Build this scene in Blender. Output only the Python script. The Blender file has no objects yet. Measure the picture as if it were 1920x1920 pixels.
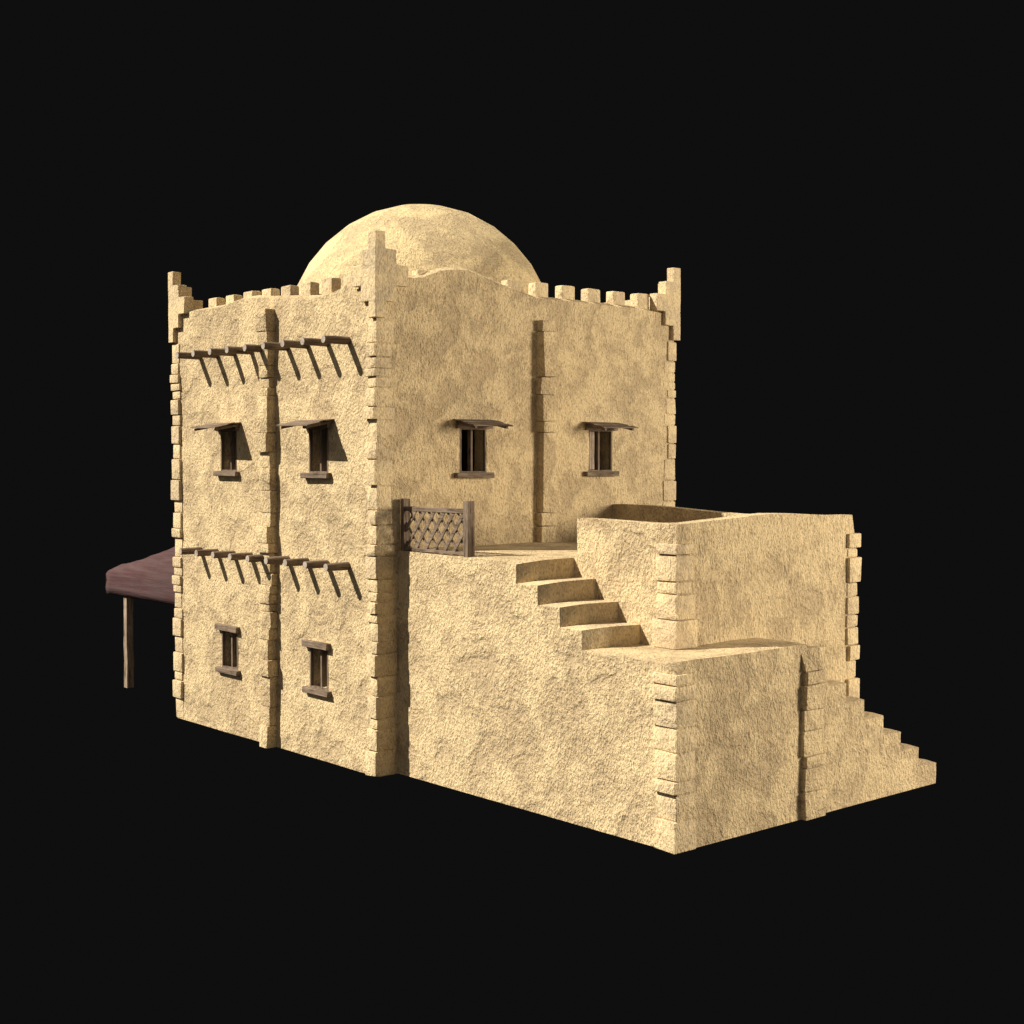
import bpy, bmesh, math, random
from mathutils import Vector, Matrix, noise
random.seed(7)
S = bpy.context.scene
COL = S.collection

# ------------------------------------------------------------------ dimensions (metres)
W, D = 6.615, 6.75          # tower plan: x -W..0, y 0..D
L, Y1, YB, Y2, Y3, Y4 = 5.864, 0.40, 1.35, 3.02, 6.22, 5.37
XB, XU, ZT, ZL, ZP = 4.975, 3.04, 3.51, 2.41, 4.09
INS = 0.025                 # stucco face sits this far inside the quoins

# ------------------------------------------------------------------ materials
def nodes(name):
    m = bpy.data.materials.new(name); m.use_nodes = True
    nt = m.node_tree; b = nt.nodes['Principled BSDF']
    b.inputs['Specular IOR Level'].default_value = 0.12
    return m, nt, b
def N(nt, t, **k):
    n = nt.nodes.new(t)
    for a, v in k.items(): setattr(n, a, v)
    return n
def noise_tex(nt, vec, scale, detail=4, rough=.55, dist=0):
    n = N(nt, 'ShaderNodeTexNoise'); n.inputs['Scale'].default_value = scale
    n.inputs['Detail'].default_value = detail; n.inputs['Roughness'].default_value = rough
    n.inputs['Distortion'].default_value = dist
    nt.links.new(vec, n.inputs['Vector']); return n.outputs['Fac']
def ramp(nt, fac, stops, interp='LINEAR'):
    r = N(nt, 'ShaderNodeValToRGB'); r.color_ramp.interpolation = interp
    e = r.color_ramp.elements
    while len(e) < len(stops): e.new(.5)
    for i, (p, c) in enumerate(stops):
        e[i].position = p; e[i].color = (c, c, c, 1) if isinstance(c, (int, float)) else (*c, 1)
    nt.links.new(fac, r.inputs['Fac']); return r.outputs['Color']
def math_n(nt, op, a, b):
    n = N(nt, 'ShaderNodeMath', operation=op)
    for i, v in enumerate((a, b)):
        if isinstance(v, (int, float)): n.inputs[i].default_value = v
        else: nt.links.new(v, n.inputs[i])
    return n.outputs[0]
def mixc(nt, fac, a, b, blend='MIX'):
    n = N(nt, 'ShaderNodeMix', data_type='RGBA', blend_type=blend)
    for i, v in ((0, fac), (6, a), (7, b)):
        if isinstance(v, tuple): n.inputs[i].default_value = (*v, 1)
        elif isinstance(v, (int, float)): n.inputs[i].default_value = v
        else: nt.links.new(v, n.inputs[i])
    return n.outputs[2]

def plaster(name, light, dark, relief=1.0, fine=1.0):
    m, nt, b = nodes(name)
    pos = N(nt, 'ShaderNodeNewGeometry').outputs['Position']
    mp = N(nt, 'ShaderNodeMapping'); nt.links.new(pos, mp.inputs['Vector'])
    mp.inputs['Rotation'].default_value = (.5, .45, .3); mp.inputs['Scale'].default_value = (1.15, 1.15, .7)
    v = mp.outputs['Vector']
    patch = noise_tex(nt, pos, 1.7, 6, .62, .35)
    cloud = noise_tex(nt, pos, .55, 3, .5, .4)
    coarse = noise_tex(nt, v, 13.0, 5, .66, .1)
    grit = noise_tex(nt, v, 34.0, 3, .6, .0)
    speck = noise_tex(nt, v, 22.0, 5, .7, .3)
    f = math_n(nt, 'ADD', math_n(nt, 'MULTIPLY', patch, .62), math_n(nt, 'MULTIPLY', cloud, .16))
    f = math_n(nt, 'ADD', f, math_n(nt, 'MULTIPLY', speck, .22))
    pm = ramp(nt, f, [(.46, 0.0), (.535, .8), (.60, 1.0)])
    col = mixc(nt, pm, light, dark)
    pit_shade = ramp(nt, grit, [(.34, 0.4), (.50, 1.0)])  # shade of the fine pits, painted into the base colour
    col = mixc(nt, .6 * fine, col, mixc(nt, 1.0, col, pit_shade, 'MULTIPLY'))
    coarse_shade = ramp(nt, coarse, [(.3, .66), (.5, 1.0), (.75, 1.06)])  # same for the coarse relief: hollows painted darker, humps slightly lighter, as shading
    col = mixc(nt, .6 * fine, col, mixc(nt, 1.0, col, coarse_shade, 'MULTIPLY'))
    nt.links.new(col, b.inputs['Base Color'])
    b.inputs['Roughness'].default_value = .93
    smooth_area = ramp(nt, patch, [(.52, 1.0), (.66, .45)])
    h = math_n(nt, 'ADD', math_n(nt, 'MULTIPLY', coarse, 1.0), math_n(nt, 'MULTIPLY', grit, .75))
    h = math_n(nt, 'MULTIPLY', h, smooth_area)
    bp = N(nt, 'ShaderNodeBump'); bp.inputs['Strength'].default_value = 1.0
    bp.inputs['Distance'].default_value = .055 * relief
    nt.links.new(h, bp.inputs['Height']); nt.links.new(bp.outputs['Normal'], b.inputs['Normal'])
    return m

def wood(name, axis, base=(.10, .07, .05), light=(.235, .178, .132)):
    m, nt, b = nodes(name)
    pos = N(nt, 'ShaderNodeNewGeometry').outputs['Position']
    mp = N(nt, 'ShaderNodeMapping'); nt.links.new(pos, mp.inputs['Vector'])
    sc = [26, 26, 26]; sc[axis] = 2.2; mp.inputs['Scale'].default_value = sc
    f = noise_tex(nt, mp.outputs['Vector'], 1.0, 5, .65, .8)
    g = noise_tex(nt, pos, 5.0, 4, .6, .4)
    col = mixc(nt, ramp(nt, f, [(.35, 0.0), (.65, 1.0)]), base, light)
    col = mixc(nt, ramp(nt, f, [(.30, 1.0), (.40, 0.0)]), col, tuple(c * .3 for c in base))
    col = mixc(nt, .5, col, mixc(nt, 1.0, col, ramp(nt, g, [(.3, .45), (.65, 1.2)]), 'MULTIPLY'))
    nt.links.new(col, b.inputs['Base Color']); b.inputs['Roughness'].default_value = .85
    bp = N(nt, 'ShaderNodeBump'); bp.inputs['Strength'].default_value = .8; bp.inputs['Distance'].default_value = .012
    nt.links.new(f, bp.inputs['Height']); nt.links.new(bp.outputs['Normal'], b.inputs['Normal'])
    return m

def cloth(name):
    m, nt, b = nodes(name)
    pos = N(nt, 'ShaderNodeNewGeometry').outputs['Position']
    mp = N(nt, 'ShaderNodeMapping'); nt.links.new(pos, mp.inputs['Vector']); mp.inputs['Scale'].default_value = (.5, 1.5, 9)
    f = noise_tex(nt, mp.outputs['Vector'], 1.6, 6, .6, .5)
    g = noise_tex(nt, pos, 2.0, 5, .6, .3)
    col = mixc(nt, ramp(nt, g, [(.35, 0.0), (.65, 1.0)]), (.062, .026, .028), (.062, .04, .039))
    col = mixc(nt, ramp(nt, f, [(.4, 0.0), (.7, 1.0)]), col, (.085, .052, .053))
    nt.links.new(col, b.inputs['Base Color']); b.inputs['Roughness'].default_value = .9
    bp = N(nt, 'ShaderNodeBump'); bp.inputs['Strength'].default_value = .6; bp.inputs['Distance'].default_value = .03
    nt.links.new(f, bp.inputs['Height']); nt.links.new(bp.outputs['Normal'], b.inputs['Normal'])
    return m

M = dict(
    stucco=plaster('sand_stucco', (.70, .541, .318), (.462, .349, .21)),
    stone=plaster('sand_quoin_stone', (.69, .538, .32), (.51, .395, .25), .6, .95),
    smooth=plaster('worn_smooth_plaster', (.65, .505, .30), (.48, .38, .25), .5, .95),
    dome=plaster('domed_plaster', (.69, .54, .305), (.46, .352, .21), .65, 1.1),
    board=wood('pale_shutter_board', 2, (.24, .18, .135), (.42, .33, .26)),
    woodx=wood('weathered_wood_along_x', 0), woody=wood('weathered_wood_along_y', 1), woodz=wood('weathered_wood_along_z', 2),
    pole=wood('old_pole_wood', 2, (.12, .085, .06), (.36, .28, .21)),
    cut=wood('grey_cut_log_end', 1, (.3, .25, .21), (.42, .36, .31)),
    cloth=cloth('faded_maroon_cloth'),
)

# ------------------------------------------------------------------ object helpers
def empty(name, loc, label, cat, group=None):
    o = bpy.data.objects.new(name, None); COL.objects.link(o); o.location = loc
    o.empty_display_size = .3
    o['label'] = label; o['category'] = cat
    if group: o['group'] = group
    return o
def world_loc(o):
    v = Vector((0, 0, 0))
    while o is not None: v = v + o.location; o = o.parent
    return v
def build(name, bm, mats, parent, label=None, sharp=38, smooth=True):
    """bm is in world coordinates; the object origin goes to the centre of its base."""
    if not bm.verts: bm.free(); return None
    bmesh.ops.recalc_face_normals(bm, faces=bm.faces)
    xs = [v.co.x for v in bm.verts]; ys = [v.co.y for v in bm.verts]; zs = [v.co.z for v in bm.verts]
    c = Vector(((min(xs) + max(xs)) / 2, (min(ys) + max(ys)) / 2, min(zs)))
    bmesh.ops.translate(bm, verts=bm.verts, vec=-c)
    me = bpy.data.meshes.new(name); bm.to_mesh(me); bm.free()
    for m in (mats if isinstance(mats, (list, tuple)) else [mats]): me.materials.append(m)
    for p in me.polygons: p.use_smooth = smooth
    if smooth: me.set_sharp_from_angle(angle=math.radians(sharp))
    o = bpy.data.objects.new(name, me); COL.objects.link(o)
    if parent: o.parent = parent; o.location = c - world_loc(parent)
    else: o.location = c
    if label: o['label'] = label
    return o
def bevel(bm, w, seg=2, ang=40):
    es = [e for e in bm.edges if len(e.link_faces) == 2 and e.calc_face_angle(0) > math.radians(ang)]
    if es: bmesh.ops.bevel(bm, geom=es, offset=w, offset_type='OFFSET', segments=seg, profile=.6, affect='EDGES', clamp_overlap=True)
def wob(p, amp, f, seed=0):
    q = Vector(p) * f + Vector((seed * 7.1, seed * 3.3, seed * 5.7))
    return noise.noise_vector(q) * amp
def add_box(bm, a, b, jitter=0, mat=0):
    """axis-aligned box between corners a and b"""
    r = bmesh.ops.create_cube(bm, size=1)['verts']
    for v in r:
        for i in range(3):
            v.co[i] = (a[i] + b[i]) / 2 + v.co[i] * (b[i] - a[i]) + (random.uniform(-jitter, jitter) if jitter else 0)
    if mat:
        for f in {f for v in r for f in v.link_faces}: f.material_index = mat
    return r
def refine(vals, step):
    vals = sorted(set(round(v, 5) for v in vals)); out = [vals[0]]
    for a, b in zip(vals, vals[1:]):
        n = max(1, math.ceil((b - a) / step - 1e-6))
        out += [a + (b - a) * (i + 1) / n for i in range(n)]
    return out
def cellsolid(xs, ys, zs, inside):
    bm = bmesh.new(); cache = {}
    def V(i, j, k):
        if (i, j, k) not in cache: cache[(i, j, k)] = bm.verts.new((xs[i], ys[j], zs[k]))
        return cache[(i, j, k)]
    nx, ny, nz = len(xs) - 1, len(ys) - 1, len(zs) - 1
    fill = {(i, j, k) for i in range(nx) for j in range(ny) for k in range(nz)
            if inside((xs[i] + xs[i + 1]) / 2, (ys[j] + ys[j + 1]) / 2, (zs[k] + zs[k + 1]) / 2)}
    for (i, j, k) in fill:
        for d, q in (((1, 0, 0), [(1, 0, 0), (1, 1, 0), (1, 1, 1), (1, 0, 1)]), ((-1, 0, 0), [(0, 0, 0), (0, 0, 1), (0, 1, 1), (0, 1, 0)]),
                     ((0, 1, 0), [(0, 1, 0), (0, 1, 1), (1, 1, 1), (1, 1, 0)]), ((0, -1, 0), [(0, 0, 0), (1, 0, 0), (1, 0, 1), (0, 0, 1)]),
                     ((0, 0, 1), [(0, 0, 1), (1, 0, 1), (1, 1, 1), (0, 1, 1)]), ((0, 0, -1), [(0, 0, 0), (0, 1, 0), (1, 1, 0), (1, 0, 0)])):
            if (i + d[0], j + d[1], k + d[2]) not in fill:
                bm.faces.new([V(i + a, j + b, k + c) for a, b, c in q])
    return bm
def lerp_table(t, u):
    if u <= t[0][0]: return t[0][1]
    for (a, za), (b, zb) in zip(t, t[1:]):
        if u <= b:
            s = (u - a) / (b - a); s = s * s * (3 - 2 * s) * .5 + s * .5
            return za + (zb - za) * s
    return t[-1][1]

# ================================================================== THE TOWER HOUSE
tower = empty('tower_house', (-W / 2, D / 2, 0),
              'tall square sand plaster house with a pale dome, stepped corner horns and log beam ends', 'house')

# window openings: (u0, u1, z0, z1)
HOLES_FRONT = [(-4.84, -4.29, 4.71, 5.43), (-1.94, -1.39, 4.71, 5.43), (-4.86, -4.31, 1.17, 1.84), (-1.95, -1.42, 1.17, 1.84)]
HOLES_SIDE = [(1.66, 2.20, 4.71, 5.43), (4.54, 5.10, 4.71, 5.43)]
TOP_FRONT = [(-W, 7.68), (-4.83, 7.68), (-4.34, 7.73), (-4.15, 7.76), (-3.7, 7.75), (-2.99, 7.68), (-2.45, 7.65), (-1.74, 7.61),
             (-1.42, 7.62), (-1.16, 7.66), (-.85, 7.72), (-.66, 7.69), (-.34, 7.52), (0, 7.5)]
TOP_SIDE = [(0, 7.5), (.45, 7.77), (.63, 7.79), (.86, 7.82), (1.11, 7.91), (1.29, 7.97), (1.54, 8.01), (1.87, 8.02), (2.13, 7.95), (2.43, 7.88),
            (2.7, 7.81), (3.06, 7.72), (3.28, 7.68), (4.12, 7.68), (5.6, 7.67), (6.06, 7.65), (D, 7.6)]
T, SL = .30, .11            # wall thickness, depth of the plaster lip
xa, xb_, ya, yb_ = -W + INS, -INS, INS, D - INS
def dist_out(x, y): return min(x - xa, xb_ - x, y - ya, yb_ - y)
hx = [h for a in HOLES_FRONT for h in a[:2]]; hy = [h for a in HOLES_SIDE for h in a[:2]]
hz = [h for a in HOLES_FRONT + HOLES_SIDE for h in a[2:]]
TX = refine([xa, xa + SL, xa + T, xb_ - T, xb_ - SL, xb_] + hx, .21)
TY = refine([ya, ya + SL, ya + T, yb_ - T, yb_ - SL, yb_] + hy, .21)
TZ = refine([0, 7.3, 7.66, 7.9] + hz, .24)
def in_tower(x, y, z):
    d = dist_out(x, y)
    if d > T: return False
    if z > 7.66 and d > SL: return False
    if y < ya + T:
        for u0, u1, z0, z1 in HOLES_FRONT:
            if u0 < x < u1 and z0 < z < z1: return False
    if x > xb_ - T:
        for u0, u1, z0, z1 in HOLES_SIDE:
            if u0 < y < u1 and z0 < z < z1: return False
    return True
bm = cellsolid(TX, TY, TZ, in_tower)
for v in bm.verts:
    x, y, z = v.co; d = dist_out(x, y)
    if z > 7.6:
        ds = {'f': y - ya, 'r': xb_ - x, 'b': yb_ - y, 'l': x - xa}
        side = min(ds, key=ds.get)
        top = lerp_table(TOP_FRONT, x) if side == 'f' else lerp_table(TOP_SIDE, y) if side == 'r' else 7.68 + .05 * math.sin((x + y) * 1.7)
        if z > 7.8: v.co.z = top - (.05 if d < .01 else 0)
        elif d < SL + .01: v.co.z = min(7.62, top - .05)
    v.co += wob((x, y, z), .02, .9) * (0 if any(abs(z - h) < .02 for h in hz) else 1)
    if z < .01: v.co.z = 0
bevel(bm, .025, 2, 50)
wall = build('wall', bm, M['stucco'], tower, sharp=50)

def slab(name, x0, x1, y0, y1, z0, z1, parent, mat):
    bm = bmesh.new(); add_box(bm, (x0, y0, z0), (x1, y1, z1)); return build(name, bm, mat, parent)
slab('roof', xa + T - .02, xb_ - T + .02, ya + T - .02, yb_ - T + .02, 6.98, 7.16, tower, M['smooth'])
slab('floor', xa + T - .02, xb_ - T + .02, ya + T - .02, yb_ - T + .02, .01, .12, tower, M['smooth'])
slab('upper_floor', xa + T - .02, xb_ - T + .02, ya + T - .02, yb_ - T + .02, 3.35, 3.5, tower, M['smooth'])

# dome
bm = bmesh.new(); R, cz, seg, rg = 2.49, 7.11, 32, 8
rows = []
for i in range(rg):
    a = math.radians(90 * i / rg)
    rows.append([bm.verts.new((-W / 2 + R * math.cos(a) * math.cos(t), D / 2 + R * math.cos(a) * math.sin(t), cz + R * math.sin(a)))
                 for t in (2 * math.pi * (k + .5) / seg for k in range(seg))])
tip = bm.verts.new((-W / 2, D / 2, cz + R))
for i in range(rg - 1):
    for k in range(seg): bm.faces.new((rows[i][k], rows[i][(k + 1) % seg], rows[i + 1][(k + 1) % seg], rows[i + 1][k]))
for k in range(seg): bm.faces.new((rows[-1][k], rows[-1][(k + 1) % seg], tip))
for v in bm.verts: v.co += wob(v.co, .02, .8, 2)
build('dome', bm, M['dome'], tower, sharp=60)

# merlons along the four parapets
def merlon(x0, x1, y0, y1, top):
    bm = bmesh.new(); add_box(bm, (x0, y0, 7.5), (x1, y1, top + random.uniform(-.008, .008)), .006)
    bevel(bm, .028, 2); return build('merlon', bm, M['stone'], tower)
for k in range(9): x = -5.44 + .6235 * k; merlon(x, x + .29, .12, .31, 7.85)
for k in range(9): y = .9 + .618 * k; merlon(-.315, -.125, y, y + .31, 7.915)
for k in range(9): x = -5.44 + .6235 * k; merlon(x, x + .29, D - .33, D - .12, 7.9)
for k in range(9): y = .9 + .618 * k; merlon(-W + .125, -W + .33, y, y + .31, 7.9)

# stepped horns on the four corners
HO = .05
prof = [(0, .17, 7.1, 8.42), (.17, .40, 7.36, 8.16), (.40, .63, 7.61, 7.925)]
def horn(cx, cy, sx, sy):
    """outer corner at cx,cy ; sx,sy point inwards"""
    def inp(a, b, z):
        P = lambda u: any(p[0] < u < p[1] and p[2] < z < p[3] for p in prof)
        return (b < .19 and P(a)) or (a < .19 and P(b))
    g = [0, .17, .19, .40, .63]
    bm = cellsolid(g, g, [7.1, 7.36, 7.61, 7.925, 8.16, 8.42], inp)
    for v in bm.verts: v.co = Vector((cx + sx * v.co.x, cy + sy * v.co.y, v.co.z)) + wob(v.co, .008, 3, cx)
    bmesh.ops.recalc_face_normals(bm, faces=bm.faces)
    bevel(bm, .008, 1); build('corner_horn', bm, M['smooth'], tower)
horn(HO, -HO, -1, 1); horn(-W - HO, -HO, 1, 1); horn(HO, D + HO, -1, -1); horn(-W - HO, D + HO, 1, -1)

# quoins: one part per column of stones
QZ = [0.0, .39, .73, .90, 1.26, 1.56, 1.91, 2.10, 2.39, 2.54, 2.72, 2.87, 3.07, 3.43, 3.61, 3.91, 4.14, 4.52, 4.92, 5.20, 5.54, 5.74, 6.03, 6.19, 6.33, 6.50, 6.71, 7.07, 7.3]
QP = [.06, .035, .02, .045, .015, .065, .03, .05, .02, .055, .03, .02, .04, .06, .025, .045, .0, .055, .03, .0, .065, .045, .02, .05, .03, .055, .02, .045]
def quoin(cx, cy, sx, sy, z0, z1, parent, shift=0, wa=(.27, .38), wb=(.33, .42), kx=1, ky=1, mat='stone', sparse=0, zs=QZ, ps=QP):
    bm = bmesh.new(); n = len(ps)
    for i, (a, b) in enumerate(zip(zs, zs[1:])):
        a += z0; b += z0
        if a > z1 - .05: break
        b = min(b, z1)
        p = max(ps[(i + shift) % n], .008)
        rnd = random.Random(i * 13 + shift * 5)
        if rnd.random() < sparse: p = .008
        w1, w2 = rnd.uniform(*wa), rnd.uniform(*wb)
        j = rnd.uniform(.0, .012)
        x0, x1 = sorted((cx - sx * (p * kx - INS + .008), cx + sx * w1)); y0, y1 = sorted((cy - sy * (p * ky - INS + .008), cy + sy * w2))
        t = bmesh.new(); add_box(t, (x0, y0, a + .004 + j), (x1, y1, b - .004)); bevel(t, min(.022, (b - a) * .2), 2)
        me = bpy.data.meshes.new('t'); t.to_mesh(me); t.free(); bm.from_mesh(me); bpy.data.meshes.remove(me)
    for v in bm.verts:
        v.co += wob(v.co, .012, 3.1, 3)
        if v.co.z < .012: v.co.z = .0
    return build('quoin_column', bm, M[mat], parent)
quoin(0, 0, -1, 1, 0, 7.09, tower, 0, (.2, .31), (.28, .40), .16, 1.1, 'stone', .15)
quoin(-W, 0, 1, 1, 0, 7.09, tower, 4, (.25, .31), (.33, .42), .95, .9)
quoin(0, D, -1, -1, 0, 7.09, tower, 9, (.27, .38), (.2, .34), .4, .42, 'stone', .3)
quoin(-W, D, 1, -1, 0, 7.09, tower, 13)

# pilasters: stacks of rough blocks up the middle of the walls
def pilaster(kind, u0, u1, z0, z1, dmin, dmax, parent, base, shift=0, taper=False):
    """kind 'y': on a wall facing -y at y=base; 'x': on a wall facing +x at x=base"""
    bm = bmesh.new(); zz = [q * .97 + z0 for q in QZ if q * .97 + z0 < z1 - .15] + [z1]
    rs = random.Random(shift); zz = [z for i, z in enumerate(zz) if i in (0, len(zz) - 1) or rs.random() > (.3 if shift == 5 else .08)]
    for i, (a, b) in enumerate(zip(zz, zz[1:])):
        rnd = random.Random(i * 7 + shift)
        d = rnd.uniform(dmin, dmax); e0, e1 = rnd.uniform(-.03, .03), rnd.uniform(-.03, .03)
        t = bmesh.new()
        if kind == 'y': add_box(t, (u0 + e0, base - d, a + .001), (u1 + e1, base + .1, b - .001))
        else: add_box(t, (base - .1, u0 + e0, a + .003), (base + d, u1 + e1, b - .003))
        if taper and i == len(zz) - 2:
            for v in t.verts:
                if v.co.z > b - .05 and v.co.y < (u0 + u1) / 2 and v.co.x > base: v.co.x = base + .004; v.co.y -= .05
        bevel(t, .022, 2)
        me = bpy.data.meshes.new('t'); t.to_mesh(me); t.free(); bm.from_mesh(me); bpy.data.meshes.remove(me)
    for v in bm.verts:
        v.co += wob(v.co, .022, 1.9, 5)
        if v.co.z < .015: v.co.z = 0
    return build('pilaster', bm, M['stucco'], parent)
pilaster('y', -3.29, -2.97, 0, 7.46, .10, .18, tower, 0, 2)
pilaster('x', 3.30, 3.62, 0, 7.27, .11, .18, tower, 0, 5)

# log beam ends
def log(x, z, tip, r):
    bm = bmesh.new(); n, rings = 12, 5
    seed = random.random() * 50; prev = None; loops = []
    for i in range(rings):
        y = tip + (.12 - tip) * i / (rings - 1)
        lp = []
        for k in range(n):
            a = 2 * math.pi * k / n
            rr = r * (1 + .09 * noise.noise(Vector((math.cos(a) * 1.3 + seed, math.sin(a) * 1.3, y * 2)))) * (.93 if i == 0 else 1)
            lp.append(bm.verts.new((x + rr * math.cos(a), y, z + rr * math.sin(a))))
        loops.append(lp)
    for A, B in zip(loops, loops[1:]):
        for k in range(n): bm.faces.new((A[k], A[(k + 1) % n], B[(k + 1) % n], B[k]))
    f = bm.faces.new(loops[0]); f.material_index = 1
    bm.faces.new(loops[-1])
    build('roof_beam', bm, [M['woody'], M['cut']], tower)
for k in range(9):
    log(-5.565 + .5968 * k, 6.795, -.45, .063)
    log(-5.60 + .5968 * k, 3.238, -.405, .063)

# windows: frame set deep in the wall, sill, lintel, and a board hood upstairs
def window(kind, u0, u1, z0, z1, upper, shutter=0, hood_turn=0):
    def tr(bm):
        for v in bm.verts:
            u, d, z = v.co
            v.co = Vector((u, -d + INS, z)) if kind == 'y' else Vector((d - INS, u, z))
        bmesh.ops.recalc_face_normals(bm, faces=bm.faces); return bm
    wh = M['woodx'] if kind == 'y' else M['woody']
    bm = bmesh.new(); g = .022; a, b = -.05, .004
    add_box(bm, (u0 - .01, a, z0), (u0 + g, b, z1), .002); add_box(bm, (u1 - g, a, z0), (u1 + .01, b, z1), .002)
    add_box(bm, (u0 + g, a, z1 - g), (u1 - g, b - .003, z1 + .005), .0); add_box(bm, (u0 + g, a, z0 - .005), (u1 - g, b - .003, z0 + g), .0)
    fr = build('window', tr(bm), M['woodz'], tower)
    bm = bmesh.new(); m_ = (u0 + u1) / 2
    add_box(bm, (m_ - .02, -.19 if kind == 'y' else -.12, z0 + g), (m_ + .02, -.04, z1 - g)); build('mullion', tr(bm), M['woodz'], fr)
    a, b = -.36, -.29
    if shutter:
        bm = bmesh.new()                     # two boards left across part of the opening
        for q0, q1, dd in ((.03, .115, 0), (.14, .195, .012)):
            add_box(bm, (u0 + q0, -.075 - dd, z0 + .03), (u0 + q1, -.05 - dd, z1 - .03), .004)
        build('shutter', tr(bm), M['board'], fr)
    bm = bmesh.new(); dj = .10 if upper else .085
    add_box(bm, (u0 - .13, -.26, z0 - .09), (u1 + .10, dj, z0 - .002), .006)
    bevel(bm, .008, 1); build('sill', tr(bm), wh, fr)
    bm = bmesh.new()
    if upper:
        add_box(bm, (u0 - .10, -.26, z1 - .005), (u1 + .10, .07, z1 + .07), .004)
        bevel(bm, .006, 1); build('lintel', tr(bm), wh, fr)
        # hood: overlapping planks falling outwards
        bm = bmesh.new(); npl = 4; za, zo, out = z1 + .125, z1 + .03, .50
        ua, ub = (u0 - .165, u1 + .18) if kind == 'y' else (u0 - .15, u1 + .13)
        for q in range(npl):
            d0 = out * q / npl - .05 * (q == 0) ; d1 = out * (q + 1) / npl + .02
            r = add_box(bm, (ua + random.uniform(-.02, .02), d0, 0), (ub + random.uniform(-.02, .02), d1, .018))
            for v in r:
                t = max(0, v.co.y) / out
                v.co.z += za + (zo - za) * t ** 1.1 + .006 * (q % 2) + .008 * math.sin(v.co.x * 9 + q)
        build('hood', tr(bm), wh, fr)
        for uu in (ua + .07, ub - .10):
            bm = bmesh.new(); r = add_box(bm, (uu, -.02, 0), (uu + .04, out - .02, .04))
            for v in r: v.co.z += (za - .045) + (zo - za) * max(0, v.co.y) / out
            build('bracket', tr(bm), wh, fr)
    else:
        add_box(bm, (u0 - .13, -.26, z1 + .002), (u1 + .09, dj, z1 + .105), .006)
        bevel(bm, .008, 1); build('lintel', tr(bm), wh, fr)
    return fr
for i, h in enumerate(HOLES_FRONT): window('y', *h, i < 2, shutter=0)
for i, h in enumerate(HOLES_SIDE): window('x', *h, True, shutter=(i == 1))

# ================================================================== THE ANNEX: terrace, landing, two flights
annex = empty('stair_terrace', (L / 2, (Y1 + Y3) / 2, 0),
              'low sand plaster block with a walled roof terrace, a landing and two open stairways', 'building')
RX = [2.97, 3.43, 3.88, 4.30]                      # risers of the upper flight (x), terrace side first
RZ = [ZT, 3.235, 2.955, 2.68, ZL]
SY = [Y2, 3.47, 3.92, 4.37, 4.84, 5.27, 5.74, 6.21]  # risers of the lower flight (y)
SZ = [ZL, 2.09, 1.79, 1.50, 1.21, .92, .64, .35]
PT = .24
AX = refine([-.3, 0, XU, XB - PT, XB, L] + RX, .22)
AY = refine([Y1, YB, YB + PT, Y4 - PT, Y4] + SY, .2)
AY = refine(AY + [Y1 + .1, Y1 + .2], .2)
AZ = refine([0, ZL, ZT, ZP] + RZ + SZ, .24)
def in_annex(x, y, z):
    if y < YB:
        h = ZT if x < RX[0] else RZ[1] if x < RX[1] else RZ[2] if x < RX[2] else RZ[3] if x < RX[3] else ZL
        return z < h
    if x > XB:
        for k in range(len(SY) - 1):
            if y < SY[0]: return z < ZL
            if SY[k] <= y < SY[k + 1]: return z < SZ[k + 1]
        return False
    if y > Y4: return False
    if z < ZT: return True
    return (y < YB + PT and x > XU) or x > XB - PT or (y > Y4 - PT)
bm = cellsolid(AX, AY, AZ, in_annex)
orig = {}
for v in bm.verts:
    x, y, z = v.co
    n_ = wob((x, y, z), .022, .8, 4)
    if y < YB + .01 and z > ZL - .02 and x > RX[0] - .25 and x < L:      # worn outer ends of the steps
        s = max(0, 1 - (y - Y1) / .45) ** 2
        v.co.x -= .17 * s; v.co.z -= .045 * s
    elif y < Y1 + .02 and z > ZL - .02: v.co.z -= .01
    if x > L - .02 and y >= Y2 - .02 and z > .1:                        # rounded nosing of the lower steps
        if any(abs(z - q) < .01 for q in SZ): v.co.z -= .02
    if z > ZP - .01:                                                     # uneven top of the parapet
        v.co.z += .05 * math.sin((x + 1) * 1.1) * (y > Y4 - .4) + .075 * max(0, 1 - abs(y - 3.3) / 2) * (x > XB - .3) - .01
    if z > ZT + .1 and x > XB - .3 and y > Y4 - .01: v.co.y -= .10 * (z - ZT) / (ZP - ZT)
    v.co += n_ * (1 if z > .01 else 0)
    if z < .01: v.co.z = 0
bevel(bm, .05, 3, 50)
bmesh.ops.recalc_face_normals(bm, faces=bm.faces)
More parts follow.
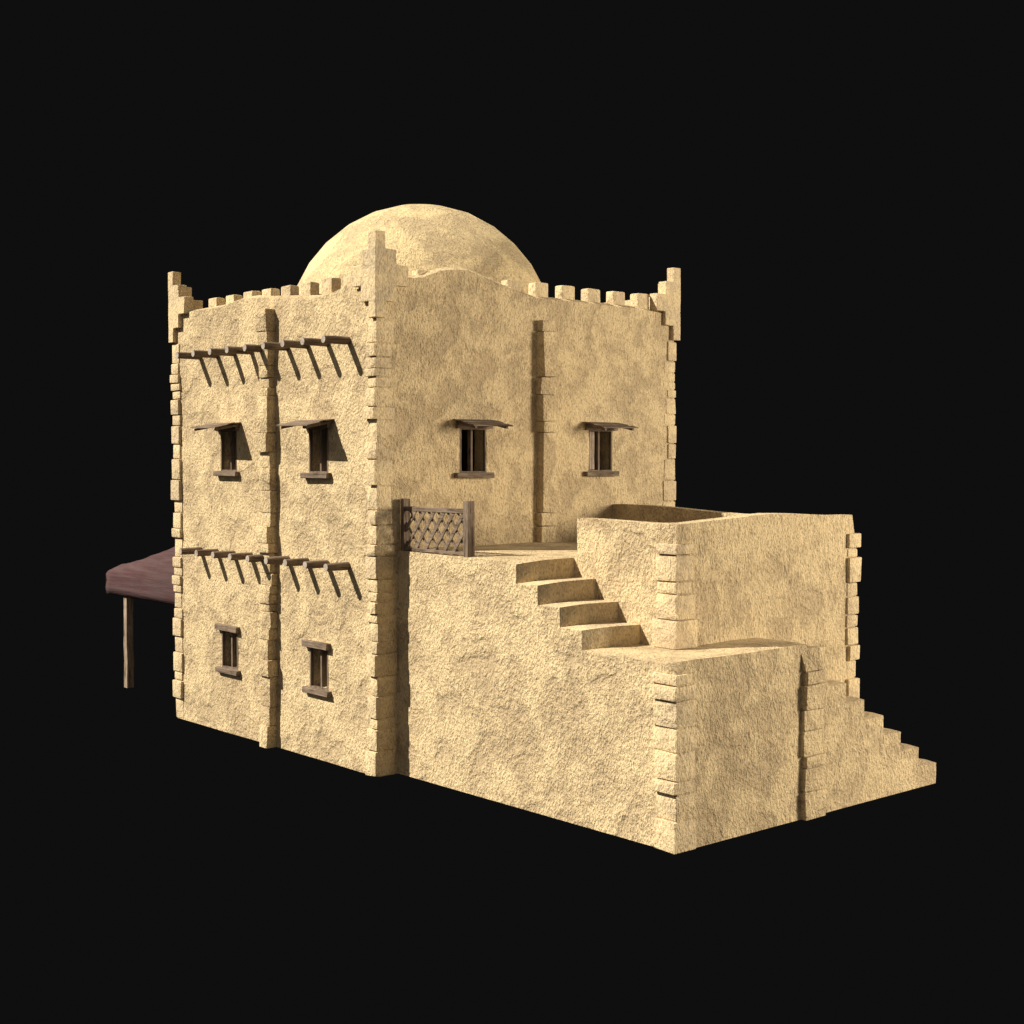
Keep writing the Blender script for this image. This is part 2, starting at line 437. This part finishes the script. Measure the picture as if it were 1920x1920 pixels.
def part_of(f):
    c, n = f.calc_center_median(), f.normal
    if c.y < YB - .01 and RX[0] - .24 < c.x < RX[3] + .02 and c.z > ZL - .06 and c.y > Y1 + .005:
        if n.z > .5 or n.x > .5:
            for k in range(4):
                lo, hi = RZ[k + 1], RZ[k]
                if n.x > .5 and n.z < .5 and lo - .06 < c.z < hi - .0: return ('step', k + 0)
                if n.z > .5 and abs(c.z - hi) < .075 and k > 0: return ('step', k)
    if c.x > XB + .01 and c.y > SY[0] - .03 and (n.y > .4 or n.z > .4) and c.x < L + .03:
        for k in range(1, 8):
            lo = SZ[k + 1] if k < 7 else 0
            if n.y > .5 and n.z < .5 and lo - .02 < c.z < SZ[k]: return ('step', 10 + k)
            if n.z > .4 and abs(c.z - SZ[k]) < .07: return ('step', 10 + k)
    if n.z > .6 and abs(c.z - ZT) < .08 and c.x < XB - .1: return ('terrace_floor', 0)
    if n.z > .6 and abs(c.z - ZL) < .09 and c.x > RX[3] - .3: return ('landing', 0)
    if c.z > ZT + .02: return ('parapet', 0)
    return ('wall', 0)
groups = {}
bm.faces.index_update()
for f in bm.faces: groups.setdefault(part_of(f), []).append(f.index)
for key, idx in groups.items():
    b2 = bm.copy(); b2.faces.ensure_lookup_table(); keep = set(idx)
    bmesh.ops.delete(b2, geom=[f for f in b2.faces if f.index not in keep], context='FACES')
    xs = [v.co.x for v in b2.verts]; ys = [v.co.y for v in b2.verts]; zs = [v.co.z for v in b2.verts]
    c = Vector(((min(xs) + max(xs)) / 2, (min(ys) + max(ys)) / 2, min(zs)))
    bmesh.ops.translate(b2, verts=b2.verts, vec=-c)
    me = bpy.data.meshes.new(key[0]); b2.to_mesh(me); b2.free()
    me.materials.append(M['smooth'] if key[0] == 'step' else M['stucco'])
    for p in me.polygons: p.use_smooth = True
    me.set_sharp_from_angle(angle=math.radians(50))
    o = bpy.data.objects.new(key[0], me); COL.objects.link(o); o.parent = annex; o.location = c - annex.location
bm.free()

quoin(L + INS, Y1 - INS, -1, 1, 0, 2.25, annex, 3, (.36, .45), (.30, .40), .4, 1.1, 'stone', .15)
def quoin_from(cx, cy, sx, sy, z0, z1, shift, wa, wb): return quoin(cx, cy, sx, sy, z0, z1, annex, shift, wa, wb, .8, .85, 'stone', .35)
quoin_from(XB + INS, YB - INS, -1, 1, ZL - .02, ZP - .28, 5, (.33, .42), (.3, .4))
quoin(XB + INS, Y4 + INS, -1, -1, 0, 9, annex, 0, (.18, .25), (.22, .28), .7, .6, 'stone', 0,
      [.9, 1.25, 1.60, 1.87, 2.11, 2.38, 2.57, 2.85, 3.06, 3.45, 3.58, 3.81], [.03, .075, .008, .07, .04, .03, .045, .02, .08, .01, .07])
pilaster('x', 2.90, 3.33, 0, 2.36, .07, .12, annex, L, 11, True)

# ================================================================== LATTICE FENCE on the terrace edge
fence = empty('lattice_fence', (.85, Y1 + .08, ZT - .02),
              'short wooden lattice fence between two posts on the terrace edge, against the house corner', 'fence')
def fbox(name, a, b, mat, j=.004):
    bm = bmesh.new(); add_box(bm, a, b, j); bevel(bm, .006, 1); return build(name, bm, mat, fence)
fy = Y1 + .03
fbox('post', (.05, fy - .02, ZT - .03), (.13, fy + .11, 4.32), M['woodz'])
fbox('post', (1.60, fy - .02, ZT - .06), (1.71, fy + .11, 4.32), M['woodz'])
fbox('rail', (.13, fy + .0, 4.13), (1.60, fy + .07, 4.20), M['woodx'])
fbox('rail', (.13, fy + .0, ZT + .005), (1.60, fy + .07, ZT + .05), M['woodx'])
def lattice(sgn, y0, y1, pitch, wdt, off):
    bm = bmesh.new(); x0, x1, z0, z1 = .13, 1.60, ZT + .02, 4.14
    H = z1 - z0; k = -8
    while k < 16:
        xa_ = x0 + off + k * pitch                       # lath passes (xa_, z0) rising at ~52 degrees
        slope = 1.25 * sgn; pts = []
        ta, tb = 0.0, 1.0
        dx, dz = (H / slope), H
        lo, hi = 0.0, 1.0
        if dx != 0:
            t0, t1 = sorted(((x0 - xa_) / dx, (x1 - xa_) / dx)); lo, hi = max(lo, t0), min(hi, t1)
        k += 1
        if hi - lo < .06: continue
        A = Vector((xa_ + dx * lo, 0, z0 + dz * lo)); B = Vector((xa_ + dx * hi, 0, z0 + dz * hi))
        dirv = (B - A).normalized(); nrm = Vector((-dirv.z, 0, dirv.x)) * wdt / 2 * random.uniform(.85, 1.15)
        jy = random.uniform(-.004, .004)
        vs = [bm.verts.new((p.x, yy + jy, p.z)) for yy in (y0, y1) for p in (A - nrm, B - nrm, B + nrm, A + nrm)]
        for q in ((0, 1, 2, 3), (7, 6, 5, 4), (0, 4, 5, 1), (1, 5, 6, 2), (2, 6, 7, 3), (3, 7, 4, 0)): bm.faces.new([vs[i] for i in q])
    return build('lattice', bm, M['woodx'], fence)
lattice(1, fy + .012, fy + .032, .235, .055, 0)
lattice(-1, fy + .036, fy + .056, .235, .036, .1)

# ================================================================== CLOTH CANOPY on the far side
canopy = empty('cloth_canopy', (-9, 3.2, 0),
               'faded maroon cloth canopy on weathered wooden poles, behind the far side of the house', 'awning')
CY0, CY1 = .80, 5.9
ZX = [(-11.31, 2.45), (-11.12, 2.62), (-10.9, 2.645), (-10.23, 2.765), (-9.56, 2.91), (-8.96, 3.05), (-8.66, 3.13), (-7.6, 3.42), (-6.62, 3.72)]
def ctop(x): return lerp_table(ZX, x)
bm = bmesh.new()
prof_y = [(0, 'b'), (0, .35), (0, .62), (.0, .8), (.05, .9), (.16, 1.0)]
gx = refine([a for a, _ in ZX], .22)
cols = []
for x in gx:
    zt = ctop(x); col = []
    edge = 2.44 + (zt - 2.44) * .25
    ring = [(CY0, 1.965), (CY0 - .012, 2.12), (CY0 + .01, 2.26), (CY0, 2.40), (CY0 + .05, edge + .02), (CY0 + .28, zt - .015)]
    mid = [(CY0 + (CY1 - CY0) * t, zt + .05 * math.sin(math.pi * t)) for t in (.15, .3, .45, .55, .7, .85)]
    full = ring + mid + [(CY0 + CY1 - y, z) for y, z in reversed(ring)]
    cols.append([bm.verts.new(Vector((x, y, z)) + Vector((0, 0, (.02 if z > 2.3 else 0) * noise.noise(Vector((x * 1.3, y * 1.3, z)))))) for y, z in full])
for A, B in zip(cols, cols[1:]):
    for i in range(len(A) - 1): bm.faces.new((A[i], A[i + 1], B[i + 1], B[i]))
cap = [bm.verts.new((-11.31 + .004 * (i % 2), cols[0][i].co.y, 1.965)) for i in range(1, len(cols[0]) - 1)]
chain = [cols[0][0]] + cap + [cols[0][-1]]
for i in range(1, len(chain)):
    q = list(dict.fromkeys([chain[i - 1], chain[i], cols[0][i], cols[0][i - 1]]))
    if len(q) > 2 and abs(q[0].co.y - q[1].co.y) + abs(q[1].co.y - q[2].co.y) > .02: bm.faces.new(q)
cl = build('cloth', bm, M['cloth'], canopy, sharp=50)
sm = cl.modifiers.new('thickness', 'SOLIDIFY'); sm.thickness = .012; sm.use_even_offset = False
for x in (-10.47, -7.0):
    for y in (.91, 5.7):
        bm = cellsolid(refine([x - .075, x + .075], .08), refine([y - .075, y + .075], .08), refine([0, 2.28], .2), lambda *q: True)
        bevel(bm, .02, 2)
        for v in bm.verts: v.co += wob(v.co, .013, 2.2, x)
        build('pole', bm, M['pole'], canopy)

# ================================================================== light, world, camera
def sun(name, d, strength, angle, color):
    l = bpy.data.lights.new(name, 'SUN'); l.energy = strength; l.angle = math.radians(angle); l.color = color
    o = bpy.data.objects.new(name, l); COL.objects.link(o); o.location = (-d[0] * 20, -d[1] * 20, -d[2] * 20 + 3)
    o.rotation_euler = Vector(d).to_track_quat('-Z', 'Y').to_euler()
sun('key_light', (.70, 1.0, -1.08), 5.0, .6, (1, .93, .79))
fl = bpy.data.lights.new('fill_light', 'AREA'); fl.energy = 4500; fl.size = 6.5; fl.color = (1, .885, .70)
fo = bpy.data.objects.new('fill_light', fl); COL.objects.link(fo)
fd = Vector((1, .64, .22)).normalized(); fo.location = Vector((2, 4, 3)) + fd * 24
fo.rotation_euler = (-fd).to_track_quat('-Z', 'Y').to_euler()
sun('soft_light', (-.2, .25, -1), .5, 170, (1, .93, .84))
w = bpy.data.worlds.new('World'); S.world = w; w.use_nodes = True
w.node_tree.nodes['Background'].inputs[0].default_value = (.0047, .0047, .0047, 1)
w.node_tree.nodes['Background'].inputs[1].default_value = 1.0 / 2 ** .82

F = 2658.76
cam = bpy.data.cameras.new('camera'); co = bpy.data.objects.new('camera', cam); COL.objects.link(co)
cam.sensor_width = 36; cam.lens = 36 * F / 1920; cam.clip_end = 500
co.location = (17.8518, -12.6873, 5.0109)
yw, t = math.radians(49.1615), math.radians(2.3407)
fw = Vector((-math.sin(yw) * math.cos(t), math.cos(yw) * math.cos(t), -math.sin(t)))
co.rotation_euler = (math.radians(90) - t, 0, yw)
S.camera = co
S.view_settings.view_transform = 'Standard'; S.view_settings.look = 'None'; S.view_settings.gamma = 1
S.view_settings.exposure = .82; S.view_settings.use_curve_mapping = False
S.render.engine = 'CYCLES'
